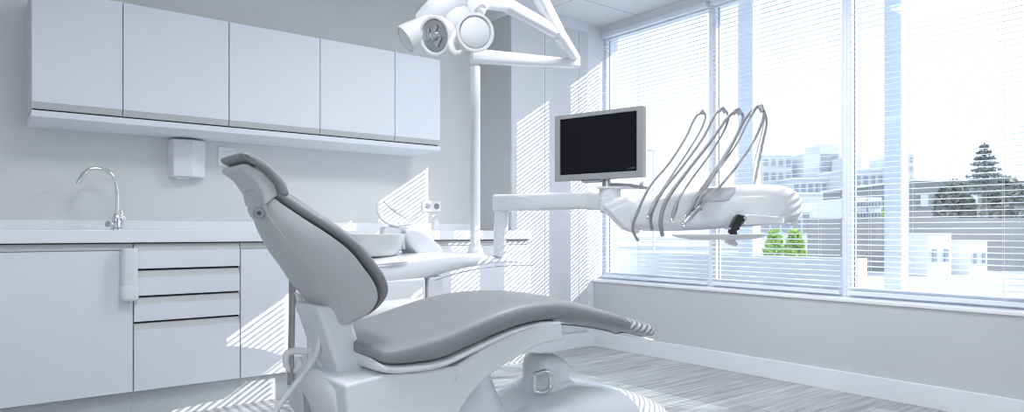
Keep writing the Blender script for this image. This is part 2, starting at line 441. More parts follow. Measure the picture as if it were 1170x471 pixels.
# cup dispenser hanging on the cabinet
Yd = BF - .0346
p0 = onY(137.5, 284, Yd); p1 = onY(158, 326, Yd); p2 = onY(158, 343, Yd)
cxd = (p0.x + p1.x) / 2; rr = (p1.x - p0.x) / 2
r = thing('cup_dispenser', (cxd, Yd, p2.z), 'white tubular cup dispenser fixed to the cabinet front left of the drawers', 'dispenser')
obj('tube', loft(NB(), [sring((cxd, Yd, z), (1, 0, 0), (0, 1, 0), rr * .92, .032, 3.2, 28) for z in (p1.z + .002, p0.z)]), M['plastic2'], r)
obj('cap', loft(NB(), [sring((cxd, Yd, z), (1, 0, 0), (0, 1, 0), rr * s, .034 * s, 3.2, 28) for z, s in ((p2.z, .85), (p2.z + .006, .97), (p2.z + .012, 1), (p1.z, 1), (p1.z + .0015, .97))]), M['plastic2'], r)
# small bottle on worktop right of the unit
Yb = 3.80
c = onY(497.5, 262, Yb); c.z = CT1 + .0005
r = thing('pump_bottle', c, 'small white pump bottle on the worktop under the power socket', 'bottle')
obj('bottle_body', lathe(NB(), c, (0, 0, 1), [(0, .024), (.004, .027), (.05, .026), (.062, .018), (.068, .012)], 24), M['plastic'], r)
obj('pump', tube(NB(), [c + Vector((0, 0, .068)), c + Vector((0, 0, .088)), c + Vector((-.012, -.01, .096)), c + Vector((-.04, -.02, .090))], [.008, .008, .009, .004], 10, 4), M['plastic'], r)

# ================================================================== PATIENT CHAIR (axis along +x)
YCH = 1.97
def ch(px, py, w): return onY(px, py, YCH - w)      # w > 0 towards the viewer
croot = thing('dental_chair', (1.55, YCH, 0), 'reclined dental patient chair with grey cushions and white shell, headrest up left', 'dental chair')
# --- backrest frame vectors
T = Vector((.635, 0, .985)); along = Vector((.541, 0, -.841)); nrm = Vector((.841, 0, .541))
st = [-.035, -.02, 0, .04, .087, .1545, .2165, .2737, .33, .3747, .4026, .420, .428]
hwv = [.050, .064, .078, .112, .150, .198, .224, .234, .236, .222, .193, .15, .10]
vev = [-.008, -.004, 0, .010, .022, .043, .059, .0633, .066, .0574, .035, .016, .006]
dpv = [.018, .026, .034, .052, .072, .094, .105, .108, .105, .095, .080, .060, .040]
def sm(xs, ys, n):
    P = catmull([Vector((x, y, 0)) for x, y in zip(xs, ys)], n); return [(p.x, p.y) for p in P]
S_h = sm(st, hwv, 3); S_v = sm(st, vev, 3); S_d = sm(st, dpv, 3)
rings_shell = []; rings_cush = []
for (a, hw), (_, ve), (_, dp) in zip(S_h, S_v, S_d):
    c = T + along * a + Vector((0, YCH, 0))
    ring = []
    N = 18
    for i in range(N + 1):           # back side, edge to edge
        u = -1 + 2 * i / N
        e = (1 - abs(u) ** 2.6)
        ring.append(c + Vector((0, u * hw, 0)) + nrm * (ve - dp * e ** .75))
    for i in range(1, N):            # front side closes just behind the cushion
        u = 1 - 2 * i / N
        ring.append(c + Vector((0, u * hw * .98, 0)) + nrm * (ve + .004 * (1 - u * u)))
    rings_shell.append(ring)
back = obj('backrest_shell', loft(NB(), rings_shell), M['shell'], croot, ang=75)
for (a, hw), (_, ve) in zip(S_h, S_v):
    if a < -.03: continue
    c = T + along * a + Vector((0, YCH, 0))
    k = min(1, (a + .035) / .05, (.4285 - a) / .03 + .35)
    h2 = hw + .010; th = .021 * max(.25, k)
    rings_cush.append(sring(c + nrm * (ve + .006 + th), (0, 1, 0), nrm, h2, th, 3.0, 30))
obj('back_cushion', loft(NB(), rings_cush), M['uph'], croot, ang=75)
# raised seam line on the back shell
seam = []
for (a, hw), (_, ve), (_, dp) in zip(S_h, S_v, S_d):
    if -.01 < a < .41:
        u = -.62 + .15 * a; e = 1 - abs(u) ** 2.6
        seam.append(T + along * a + Vector((0, YCH + u * hw * 1.0, 0)) + nrm * (ve - dp * e ** .75 - .0005))
obj('shell_seam', tube(NB(), seam[::2], .0016, 6, 2), M['shell2'], croot)
# --- headrest
def slab(poly, hw, name, m, bevel, w0=None):
    near = [ch(x, y, hw) for x, y in poly]
    return obj(name, prism(NB(), near, (0, 2 * hw, 0)), m, croot, bevel=bevel, seg=4)
def bulge_slab(poly, hw, name, m, inset=.014, parent=None, N=9, pw=4.0, k=3):
    """thick slab traced in side view, its edges rounded over towards both sides"""
    base = [ch(x, y, hw) for x, y in poly]
    P = catmull(base + [base[0]], k)[:-1]
    n = len(P)
    nr = []
    area = sum(P[i].x * P[(i + 1) % n].z - P[(i + 1) % n].x * P[i].z for i in range(n))
    sg = 1 if area > 0 else -1
    for i in range(n):
        t = P[(i + 1) % n] - P[i - 1]; nn = Vector((t.z, 0, -t.x)) * sg
        nr.append(nn.normalized() if nn.length > 1e-9 else Vector((0, 0, 0)))
    rings = []
    for j in range(-N, N + 1):
        u = math.sin(j / N * PI / 2)
        off = inset * (1 - (1 - abs(u) ** pw) ** (1 / pw) if abs(u) < 1 else 1)
        rings.append([Vector((p.x, YCH + u * hw, p.z)) - q * off for p, q in zip(P, nr)])
    return obj(name, loft(NB(), rings), m, parent or croot, ang=60)
bulge_slab([(283, 172), (301, 181), (317, 195), (328, 209), (332, 221), (327, 225), (321, 222), (315, 209), (301, 194), (285, 185), (277, 180), (276, 174)], .105, 'head_cushion', M['uph'], .010)
slab([(275, 187), (284, 187), (300, 196), (314, 210), (319, 223), (303, 235), (299, 219), (288, 203), (274, 193)], .088, 'headrest_shell', M['shell2'], .009)
slab([(292, 188), (303, 195), (313, 208), (321, 221), (316, 222), (306, 204), (292, 193)], .085, 'headrest_bracket', M['gasket'], .002)
slab([(300, 232), (319, 222), (328, 232), (322, 256), (305, 250), (300, 240)], .070, 'neck_joint', M['shell2'], .010)
kc = ch(299, 243, .070)
obj('headrest_knob', lathe(NB(), kc + Vector((0, .02, 0)), (-.35, -1, -.1), [(0, .016), (.02, .016), (.024, .013), (.024, .006), (.014, .005), (.014, 0)], 24), M['gasket'], croot)  # dark grey takes in the shade of the recess around the knob
# --- link arm below the backrest
slab([(362, 350), (397, 350), (404, 368), (411, 390), (421, 418), (437, 434), (437, 446), (398, 446), (389, 432), (378, 398), (368, 368)], .095, 'back_link_arm', M['plastic2'], .022)
# --- seat and leg cushion
HW = .26
bot = [(414, 398), (440, 419), (482, 419), (510, 414), (537, 402), (565, 389), (593, 377.5), (620, 370.6), (645, 368.5), (675, 372), (705, 378), (735, 384), (751, 388)]
rid = [(412, 391), (440, 396), (482, 385), (510, 376), (537, 365), (565, 354), (593, 346), (620, 342.5), (645, 343.5), (675, 350), (705, 359), (732, 367.5), (749, 371)]
hws = [.20, .245, .26, .262, .262, .258, .25, .24, .235, .225, .21, .195, .18]
ps = []
for (bx, by), (rx, ry), h in zip(bot, rid, hws):
    b = ch(bx, by, h); rdg = ch(rx, ry, h - .02)
    ps.append((b.x, b.z, rdg.x, rdg.z, h))
stn = []
X = [p[0] for p in ps]
# resample heights on common x stations
n = 90; rings = []
xa, xb = ps[0][0] + .022, ps[-1][0] + .01
def smz(xs, ys, x):
    P = catmull([Vector((a, b, 0)) for a, b in zip(xs, ys)], 8)
    return interp([p.x for p in P], [p.y for p in P], x)
bx_ = [p[0] for p in ps]; bz_ = [p[1] for p in ps]; rx_ = [p[2] for p in ps]; rz_ = [p[3] for p in ps]; hh_ = [p[4] for p in ps]
rx_ = [max(rx_[i], rx_[i - 1] + .003) if i else rx_[0] for i in range(len(rx_))]
for i in range(n):
    t = i / (n - 1); t = .5 - .5 * math.cos(PI * t) if False else t
    x = xa + (xb - xa) * t
    zb_ = smz(bx_, bz_, x); zt = smz(rx_, rz_, x); hw = smz(bx_, hh_, x)
    e = min(1, (x - xa) / .035); e2 = min(1, (xb - x) / .05)
    k = math.sqrt(max(0.02, 1 - (1 - e) ** 2)) * math.sqrt(max(0.02, 1 - (1 - e2) ** 2))
    mid = (zb_ + zt) / 2; hh = max(.010, (zt - zb_) / 2)
    kk = .12 + .88 * k if x > 1.5 else .45 + .55 * k
    ring = []
    for q in sring((x, YCH, mid), (0, 1, 0), (0, 0, 1), hw * (.8 + .2 * k), hh * kk, 4.2, 48):
        u = (q.y - YCH) / hw
        if q.z > mid: q.z += .012 * (1 - u * u) * k
        ring.append(q)
    rings.append(ring)
seat = obj('seat_cushion', loft(NB(), rings), M['uph'], croot, ang=70)
SEATX, SEATB = bx_, bz_
# white trim under the cushion
rings = []
for i in range(34):
    x = xa + .005 + (ps[7][0] - .02 - xa) * i / 33
    zb_ = smz(bx_, bz_, x); hw = smz(bx_, hh_, x)
    t = .024 * (1 - .5 * i / 33)
    rings.append(sring((x, YCH, zb_ - t / 2 + .004), (0, 1, 0), (0, 0, 1), hw * .985, t / 2 + .003, 5, 28))
obj('cushion_trim', loft(NB(), rings), M['trimw'], croot, ang=70)
# white seat shell and lift arm
SH = [(394, 440), (437, 429), (476, 426), (523, 418), (551, 399), (593, 374), (620, 368), (642, 367), (645.5, 389), (622, 393), (610, 398), (596, 406), (573, 420), (551, 437), (537, 453), (523, 475), (505, 505), (470, 530), (420, 530), (400, 500), (397, 470)]
near = [ch(x, y, .235) for x, y in SH]
obj('seat_shell', prism(NB(), near, (0, .47, 0)), M['plastic'], croot, bevel=.010, seg=4)
dk = ch(525, 434, .2365)
obj('shell_button', lathe(NB(), dk, (0, -1, 0), [(0, .012), (.0015, .012), (.002, .010), (.002, 0)], 24), M['trimw'], croot)
bulge_slab([(386, 432), (400, 436), (428, 450), (432, 480), (428, 520), (392, 520), (386, 490), (378, 455)], .17, 'rear_cover', M['plastic'], .03)
# metal bracket under the foot end
bk = NB()
tube(bk, [ch(640, 371, .12), ch(668, 374, .12), ch(694, 379, .12), ch(703, 382, .12), ch(715, 381, .12), ch(746, 389, .12)], [.004, .004, .006, .006, .004, .004], 8, 4)
tube(bk, [ch(640, 371, -.08), ch(668, 373, -.08), ch(694, 377, -.08), ch(703, 379, -.08), ch(715, 378, -.08), ch(740, 384, -.08)], [.004, .004, .006, .006, .004, .004], 8, 4)
obj('foot_bracket', bk, M['steel'], croot)
# far side armrest
def ell(c, a, b, h, name, m, parent, N=12, n=2.6):
    rings = []
    for j in range(N + 1):
        t = -PI / 2 + PI * j / N
        s = max(math.cos(t), .02) ** .6
        rings.append(sring((c[0], c[1], c[2] + h * math.sin(t)), (1, 0, 0), (0, 1, 0), a * s, b * s, n, 28))
    return obj(name, loft(NB(), rings), m, parent, ang=80)
ac = onY(452, 362, 2.32)
ell((ac.x + .04, 2.32, ac.z - .005), .20, .06, .07, 'armrest', M['plastic'], croot)
obj('armrest_support', loft(NB(), [sring((ac.x + .03, 2.32 - k * .06, ac.z - .04 - k * .14), (1, 0, 0), (0, 1, 0), .05, .025, 2.5, 16) for k in (0, 1)]), M['plastic2'], croot)
# pedestal and base plate
pc = Vector((1.72, YCH, 0))
pd = onY(604, 412, YCH - .02)
obj('pedestal', loft(NB(), [sring((x, YCH, z), (1, 0, 0), (0, 1, 0), a, b, 2.6, 32) for x, z, a, b in
    ((1.30, .20, .20, .14), (1.28, .30, .17, .12), (1.26, .42, .14, .10))]), M['plastic'], croot, ang=60)
obj('lift_joint', loft(NB(), [sring((x, YCH, z), (1, 0, 0), (0, 1, 0), a, b, 3.0, 28) for x, z, a, b in
    ((1.70, .255, .10, .10), (1.70, .315, .10, .10), (1.70, .328, .085, .09), (1.70, .335, .075, .085), (1.70, .385, .075, .085), (1.69, .41, .06, .075), (1.68, .43, .03, .05))]), M['plastic'], croot, ang=60)
BS = [(1.02, .06, .10), (1.05, .16, .15), (1.12, .21, .18), (1.30, .26, .215), (1.55, .285, .235), (1.74, .315, .245), (1.90, .30, .25), (2.05, .255, .245), (2.16, .205, .23), (2.235, .15, .20), (2.27, .09, .16), (2.28, .04, .12)]
P_ = catmull([Vector(v) for v in BS], 4); rings = []
for v in P_:
    x, zt, hw = v; ring = []
    for i in range(25):
        t = PI * i / 24; ct, sn = math.cos(t), math.sin(t)
        ring.append(Vector((x, YCH + math.copysign(abs(ct) ** .42, ct) * hw, .0015 + max(zt, .012) * abs(sn) ** .55)))
    rings.append(ring)
obj('base_cover', loft(NB(), rings), M['plastic'], croot, ang=70)
sm_ = NB()
tube(sm_, [Vector((1.66, YCH - hw_ * .999 if k < 2 else YCH - .18, z_)) for k, (hw_, z_) in enumerate(((.247, .02), (.243, .13), (.2, .268)))], .0035, 8, 4)
obj('cover_seam', sm_, M['gasket'], croot)
cl = NB()
c0 = onY(619, 436, YCH - .10)
for dz in (0,):
    tube(cl, [c0 + Vector(v) for v in ((-.035, 0, .03), (.03, 0, .03), (.04, 0, -.03), (-.03, 0, -.035), (-.035, 0, .028))], .009, 10, 3)
obj('base_clamp', cl, M['chrome'], croot)

# ================================================================== CUSPIDOR UNIT
uroot = thing('spittoon_unit', (1.62, 2.62, 0), 'white spittoon unit with round bowl and curved top behind the chair', 'dental unit')
YU = 2.62
def un(px, py, Y=YU): return onY(px, py, Y)
# cabinet body
a, b = un(424, 330, 2.46), un(488, 330, 2.46)
obj('unit_body', B(a.x - .1, b.x, 2.46, 2.86, .0, un(440, 318, 2.46).z), M['plastic2'], uroot, bevel=.02)
a2, b2 = un(490.5, 330, 2.47), un(508, 330, 2.47)
obj('unit_column', B(a2.x, b2.x, 2.47, 2.80, .0, un(495, 316, 2.47).z), M['plastic'], uroot, bevel=.012)
obj('unit_gap', B(b.x + .0005, a2.x - .0005, 2.50, 2.78, .01, un(489, 322, 2.5).z), M['gap'], uroot)
# curved top: from behind the backrest, under the bowl and out to a thin tongue at the right
def swoop(top, botl, Yn, Yf, name, m, bevel=.01, parent=None):
    pn = [onY(x, y, Yn) for x, y in top] + [onY(x, y, Yn) for x, y in botl[::-1]]
    return obj(name, prism(NB(), pn, (0, Yf - Yn, 0)), m, parent or uroot, bevel=bevel, seg=4)
YN = 2.46
top = [(395, 300), (430, 297.5), (455, 294), (480, 291), (505, 289), (530, 288), (560, 289.5), (585, 293), (612, 299.5)]
bt = [(395, 336), (430, 332), (455, 328.5), (480, 324), (500, 317.5), (520, 311), (545, 305.5), (575, 302), (612, 301.5)]
tp = catmull([onY(x, y, YN) for x, y in top], 4); bp = catmull([onY(x, y, YN) for x, y in bt], 4)
rings = []
for p, q in zip(tp, bp):
    f = min(1, max(0, (p.x - tp[0].x) / (tp[-1].x - tp[0].x)))
    wd = .20 - .08 * max(0, (f - .5) * 2) ** 2
    cz = (p.z + q.z) / 2; hz = max(.004, (p.z - q.z) / 2)
    rings.append(sring(((p.x + q.x) / 2, YN + .20, cz), (0, 1, 0), (0, 0, 1), wd, hz, 4.5, 32))
obj('unit_top', loft(NB(), rings), M['plastic'], uroot, ang=60)
# dark seam below the tongue
sp = [onY(x, y, YN - .002) for x, y in ((497, 320.5), (515, 314.5), (540, 308.5), (570, 304.5), (608, 303))]
obj('seam_strip', tube(NB(), sp, .0024, 6, 4), M['gasket'], uroot)
sl = NB(); tube(sl, [onY(x, y, YN - .004) for x, y in ((430, 303), (448, 301.5), (466, 299.5))], [.002, .005, .002], 8, 4)
obj('slot_handle', sl, M['steel'], uroot)
# bowl
bc = onY(431, 292, 2.62)
br_ = .118
obj('spittoon_bowl', lathe(NB(), (bc.x, 2.62, bc.z - .005), (0, 0, 1), [(0, .06), (.01, .085), (.045, .108), (.085, br_), (.093, br_ + .002), (.096, br_ - .004), (.088, br_ - .012), (.05, .09), (.02, .05), (.015, 0)], 40), M['bowl'], uroot)
# hood body beside the bowl
hp = [(463, 262), (470, 259.5), (480, 262), (492, 270), (504, 280), (510, 290), (500, 292), (481, 292), (470, 280), (464, 272)]
hn = [onY(x, y, 2.56) for x, y in hp]
obj('unit_hood', prism(NB(), hn, (0, .16, 0)), M['plastic'], uroot, bevel=.02, seg=4)
# chrome cup filler
cf = onY(460, 282, 2.55)
obj('cup_filler', lathe(NB(), (cf.x, 2.55, cf.z - .01), (0, 0, 1), [(0, .010), (.01, .012), (.03, .008), (.055, .008), (.06, .012), (.078, .012), (.08, .006)], 20), M['chrome'], uroot)
obj('filler_block', prism(NB(), [onY(x, y, 2.60) for x, y in ((441, 259), (456, 257), (459, 268), (438, 270))], (0, .05, 0)), M['plastic'], uroot, bevel=.006)
w = NB(); tube(w, [onY(x, y, 2.60) for x, y in ((430, 233), (432, 244), (439, 253), (452, 258), (470, 256))], [.003, .004, .005, .006, .007], 10, 6)
obj('rinse_spout', w, M['plastic'], uroot)
w = NB(); tube(w, [onY(x, y, 2.66) for x, y in ((438, 230), (448, 240), (463, 249), (466, 252))], [.0025, .003, .003, .003], 8, 5)
obj('cup_spout', w, M['chrome'], uroot)
sh = NB()
pp = [onY(x, y, 2.62) for x, y in ((450, 256), (466, 254), (478, 246), (481, 240), (476, 250), (462, 258))]
prism(sh, pp, (0, .004, 0)); obj('splash_shield', sh, M['clear'], uroot)
cp = NB(); tube(cp, [onY(444, 236, 2.62), onY(452, 241, 2.62)], .006, 8, 1); obj('spout_clip', cp, M['plastic'], uroot)
# lamp pole
YP = 2.66
pb = onY(543, 285, YP); pt = onY(543, 66, YP)
obj('lamp_pole', lathe(NB(), (pb.x, YP, pb.z - .03), (0, 0, 1), [(0, .045), (.03, .034), (.06, .0235), (pt.z - pb.z - .012, .0235)], 32), M['plastic'], uroot)

# ================================================================== OPERATING LIGHT
lroot = thing('operating_light', (pt.x, YP, pt.z + .001), 'white operating lamp on jointed arms high above the chair', 'dental lamp')
dP = CF * pt.x + SF * YP
def bar(pa, pb_, wa, ha, wb, hb, n=4, N=20):
    pa, pb_ = Vector(pa), Vector(pb_); d = (pb_ - pa).normalized(); s = d.cross(Vector((0, 0, 1))).normalized(); u = s.cross(d)
    rings = []
    for f, g in ((0, .82), (.01, 1), (.99, 1), (1, .82)):
        c = pa.lerp(pb_, f); rings.append(sring(c, s, u, (wa + (wb - wa) * f) * g, (ha + (hb - ha) * f) * g, n, N))
    return loft(NB(), rings)
JD = 3.35
obj('lower_arm', bar(onD(538, 64, dP), onD(657, 73, JD), .035, .034, .026, .020), M['plastic'], lroot)
J1 = onD(657, 71, JD)
obj('arm_joint', lathe(NB(), J1 - Vector((0, 0, .025)), (0, 0, 1), [(0, .022), (.004, .026), (.05, .026), (.056, .02)], 24), M['plastic2'], lroot)
K = onD(638, 38, 3.15)
obj('spring_arm', bar(J1 + Vector((0, 0, .02)), K, .022, .024, .028, .03, 3), M['plastic'], lroot)
obj('upper_arm', bar(K, onD(603, -30, 2.95), .026, .036, .026, .032, 3), M['plastic'], lroot)
obj('elbow_pivot', lathe(NB(), K - Vector((.03, .03, 0)), (1, 1, 0), [(0, .013), (.005, .016), (.08, .016), (.085, .013)], 20), M['steel'], lroot)
LD = 2.62
obj('head_arm', bar(K, onD(572, 2, 2.85), .024, .026, .028, .030, 3), M['plastic'], lroot)
obj('head_arm_sleeve', bar(onD(575, 4, 2.86), onD(553, 3, 2.72), .030, .032, .024, .026, 3), M['plastic'], lroot)
obj('head_swivel', tube(NB(), [onD(557, 3, 2.72), onD(551, 8, 2.68), onD(546, 16, 2.64)], [.022, .020, .026], 16, 4), M['plastic2'], lroot)
hd = obj('lamp_yoke', tube(NB(), [onD(548, 12, 2.64), onD(536, 0, 2.66), onD(517, 2, 2.64), onD(498, 12, 2.64), onD(480, 24, 2.66)], [.03, .040, .046, .050, .03], 20, 5), M['plastic'], lroot)
R_ = Vector((SF, -CF, 0)); FW = Vector((CF, SF, 0)); UP = Vector((0, 0, 1))
def cup(c, ax, R, L, name, back_r=.35):
    ax = ax.normalized()
    prof = [(-L, R * back_r * .6), (-L * .97, R * back_r), (-L * .55, R * .82), (-L * .15, R * .98), (0, R), (.006, R * .97), (.006, R * .86), (-.004, R * .80)]
    o = obj(name, lathe(NB(), c, ax, prof + [(-.005, R * .79)], 40, True), M['plastic'], lroot)
    return o
# middle reflector with its dark interior
c1 = onD(497, 41, 2.55); ax1 = -FW * .80 - R_ * .50 - UP * .25
cup(c1, ax1, .073, .10, 'lamp_cup')
obj('reflector', lathe(NB(), c1, ax1, [(.001, .057), (-.002, .050), (-.0035, .02), (-.0035, 0)], 32), M['darkglass'], lroot)
fc = NB()  # shards shaped after reflections in the lens, plus the bulb shield
axn = ax1.normalized(); hu = axn.cross(UP).normalized(); hv = hu.cross(axn)
for k, (u0, v0, u1, v1, w_) in enumerate(((-.02, .035, .015, .0, .012), (.02, .03, .03, -.01, .008), (-.03, -.01, .0, -.035, .010))):
    a_ = c1 + axn * .004 + hu * u0 + hv * v0; b_ = c1 + axn * .004 + hu * u1 + hv * v1
    sd = (b_ - a_).cross(axn).normalized() * w_
    prism(fc, [a_ - sd * .4, b_ - sd, b_ + sd, a_ + sd * .4], axn * .003)
lathe(fc, c1, ax1, [(0, .018), (.012, .016), (.016, .008), (.016, 0)], 20)
obj('reflection_shards', fc, M['chrome'], lroot)
# left petal
c2 = onD(464, 45, 2.60); ax2 = -R_ * .85 - UP * .62 - FW * .35
cup(c2, ax2, .056, .17, 'lamp_cup', .75)
obj('lens', lathe(NB(), c2, ax2, [(.002, .045), (.004, .03), (.006, 0)], 24), M['plastic2'], lroot)
# right ring shaped handle cup
c3 = onD(543, 37, 2.52); ax3 = -FW * .86 + R_ * .25 - UP * .10
cup(c3, ax3, .072, .09, 'lamp_cup', .6)
obj('lens', lathe(NB(), c3, ax3, [(.001, .055), (.008, .045), (.012, .02), (.013, 0)], 32), M['plastic2'], lroot)
obj('lamp_core', lathe(NB(), onD(520, 22, 2.66), ax1, [(-.07, .03), (-.05, .06), (0, .066), (.03, .05), (.05, .02)], 28), M['plastic'], lroot)
obj('grip', tube(NB(), [onD(521, 36, 2.54), onD(515, 50, 2.52), onD(520, 61, 2.52), onD(530, 58, 2.54)], [.012, .014, .012, .008], 12, 5), M['plastic2'], lroot)

# ================================================================== INSTRUMENT UNIT ON ITS BEAM
DX = 3.14
droot = thing('instrument_unit', onD(573, 290, DX), 'white instrument delivery unit on a horizontal beam in front of the window', 'dental unit')
pbm = onD(573, 290, DX)
# upright at the left end of the beam
obj('beam_post', loft(NB(), [sring(onD(x, y, DX), R_, FW, w_, .045, 4, 24) for x, y, w_ in ((571, 292, .030), (571, 275, .029), (572.5, 262, .033), (573.5, 240, .032), (574, 226, .031))]), M['plastic'], droot)
obj('support_beam', bar(onD(567, 232.5, DX), onD(682, 229, 2.92), .045, .040, .040, .036, 5), M['plastic'], droot)
obj('beam_cap', bar(onD(677, 229.5, 2.93), onD(694, 231, 2.86), .043, .040, .036, .034, 5), M['trimw'], droot)
obj('beam_hub', lathe(NB(), onD(697, 244, 2.85), (0, 0, 1), [(0, .03), (.006, .042), (.05, .045), (.10, .045), (.108, .04)], 28), M['plastic2'], droot)
bd = 2.70
def dd(px): return 2.80 - .18 * (px - 716) / 198
nk = [(686, 224), (722, 226), (735, 240), (731, 268), (713, 262), (698, 246), (687, 236)]
obj('unit_neck', prism(NB(), [onD(x, y, 2.74) for x, y in nk], FW * .10), M['plastic'], droot, bevel=.014)
stn = [(714.5, 248, 254, .2), (718, 240, 258.5, .55), (726, 231, 262, .8), (738, 223, 264, .93), (757, 217, 264.5, 1), (800, 214, 263, 1), (850, 211.5, 259.5, 1), (880, 212, 257.5, .96), (895, 215, 256.5, .86), (906, 222, 253, .65), (913, 232, 247, .3)]
P = []
for x, t_, b_, s in stn:
    d = dd(x); p, q = onD(x, t_, d), onD(x, b_, d); P.append((p, q, s))
P3 = catmull([p for p, q, s in P], 4); Q3 = catmull([q for p, q, s in P], 4)
S3 = catmull([Vector((s, 0, 0)) for p, q, s in P], 4)
rings = []
for p, q, s in zip(P3, Q3, S3):
    c = (p + q) / 2; rings.append(sring(c, FW, UP, .115 * s.x, (p.z - q.z) / 2, 3.6, 36))
ub = obj('unit_housing', loft(NB(), rings), M['plastic'], droot, ang=60)
# grey display panel set in the front
dp_ = [(801, 226), (806, 214.5), (842, 213.5), (841, 219), (834, 228.5), (826, 230), (801, 230)]
obj('display_panel', prism(NB(), [onD(x, y, 2.585) for x, y in dp_], FW * .03), mat('pale_grey_panel', (.60, .62, .65), .35), droot, bevel=.004)
obj('side_shelf', prism(NB(), [onD(x, y, 2.53) for x, y in ((854, 244.5), (897, 248), (896, 256.5), (850, 257))], FW * .12), M['plastic'], droot, bevel=.006)
hk = NB(); tube(hk, [onD(x, y, 2.56) for x, y in ((897, 252), (903, 247), (911, 249), (908, 256), (899, 256))], .006, 10, 4)
obj('side_hook', hk, M['plastic'], droot)
# tray below
tc_ = onD(822, 270.5, 2.58)
obj('tray', loft(NB(), [sring(tc_ + UP * z, R_ * .998 + UP * .0, FW, a_, b_, 2.4, 40) for z, a_, b_ in ((-.012, .10, .07), (-.004, .155, .10), (.004, .175, .12), (.008, .176, .121), (.0055, .168, .113), (.003, .10, .06))]), M['plastic'], droot, ang=50)
obj('tray_knob', tube(NB(), [tc_ + R_ * .03 - UP * .010, tc_ + R_ * .05 - UP * .022, tc_ + R_ * .065 - UP * .032], [.016, .013, .008], 12, 3), M['plastic2'], droot)
# black clamp handle
bh = [(834, 266), (836, 258), (841, 248), (844, 245), (852, 247), (851, 252), (847, 255), (848, 257), (845, 260), (846, 262), (842, 264), (843, 268), (837, 268)]
obj('clamp_handle', prism(NB(), [onD(x, y, 2.535) for x, y in bh], FW * .03), M['black'], droot, bevel=.002, seg=2)
obj('clamp_pin', tube(NB(), [onD(828, 262, 2.54), onD(836, 261, 2.54)], .004, 8, 1), M['chrome'], droot)
obj('clamp_pin', tube(NB(), [onD(850, 248, 2.53), onD(852, 250, 2.53)], .007, 8, 1), M['chrome'], droot)

# ------------------------------------------------------------------ handpieces
hp_defs = [
 ('grey dental handpiece on the leftmost looped hose of the instrument unit',
  [(729, 275, 2.62), (723, 262, 2.60), (727, 246, 2.58), (742, 214, 2.58), (765, 186, 2.62), (783, 158, 2.66), (793, 137, 2.68), (801, 127, 2.68), (806, 133, 2.68), (801, 148, 2.66), (788, 170, 2.63), (768, 200, 2.60), (752, 224, 2.58)], (741, 247, 2.56), .0052, .0085),
 ('dental handpiece on the second looped hose from the left',
  [(745, 262, 2.62), (744, 246, 2.58), (756, 220, 2.58), (780, 190, 2.60), (803, 158, 2.64), (816, 133, 2.67), (825, 124, 2.68), (832, 133, 2.68), (827, 150, 2.66), (810, 178, 2.62), (788, 208, 2.59), (774, 230, 2.575)], (768, 250, 2.56), .0056, .009),
 ('dental handpiece on the third looped hose, with the thick grey curved lower end',
  [(757, 269, 2.60), (755, 252, 2.56), (762, 228, 2.555), (785, 196, 2.58), (810, 164, 2.62), (830, 136, 2.66), (842, 126, 2.67), (849, 134, 2.67), (843, 152, 2.65), (824, 184, 2.61), (803, 214, 2.58)], (784, 246, 2.55), .0075, .0095),
 ('dental handpiece with chrome tip on the fourth looped hose',
  [(800, 240, 2.60), (802, 222, 2.575), (818, 196, 2.58), (836, 166, 2.62), (850, 138, 2.66), (862, 123, 2.67), (869, 122, 2.67), (873, 132, 2.66), (862, 160, 2.63), (842, 190, 2.60), (820, 216, 2.575), (800, 236, 2.56)], (782, 255, 2.54), .0068, .0105),
 ('dental handpiece on the rightmost hose, trailing two thin pale lines',
  [(861, 216, 2.68), (866, 190, 2.70), (871, 165, 2.71), (876, 140, 2.70), (871, 124, 2.69), (864, 122, 2.67), (854, 140, 2.65), (842, 164, 2.62), (824, 190, 2.60), (808, 212, 2.58)], (793, 240, 2.56), .005, .009)]
for lab, path, tip, rh, rt in hp_defs:
    pts = [onD(*p) for p in path]; tp_ = onD(*tip)
    r = thing('dental_handpiece', tp_, lab, 'handpiece', 'handpieces in front of the instrument unit')
    cnt = len(pts)
    obj('hose', tube(NB(), pts, [rh * .88 * (1.25 if i < 3 else 1.0 if i < cnt * .6 else .8) for i in range(cnt)], 10, 6), M['hose'], r)
    e = pts[-1]; mdl = e.lerp(tp_, .5)
    obj('grip', tube(NB(), [e, e.lerp(tp_, .3), e.lerp(tp_, .7), tp_], [rt * .6, rt, rt * .95, rt * .6], 12, 4), M['steel'] if 'chrome' in lab else M['hose'], r)
    dr = (tp_ - e).normalized()
    obj('tip', lathe(NB(), tp_, dr, [(0, rt * .7), (.004, rt * .9), (.010, rt * .8), (.013, rt * .3)], 14), M['chrome'], r)
    pk = max(range(cnt), key=lambda i: pts[i].z)
    obj('whip_guide', tube(NB(), [pts[pk - 1].lerp(pts[pk], .6), pts[pk], pts[pk].lerp(pts[pk + 1], .6)], [rh * 1.35, rh * 1.7, rh * 1.5], 12, 5), M['steel'], r)
w = NB()
tube(w, [onD(*p) for p in ((874, 134, 2.69), (869, 158, 2.72), (862, 185, 2.73), (859, 214, 2.72))], .003, 8, 5)
tag(obj('supply_line', w, M['hosel'], loc=onD(859, 214, 2.72)), 'thin pale supply line hanging behind the rightmost handpiece', 'hose')

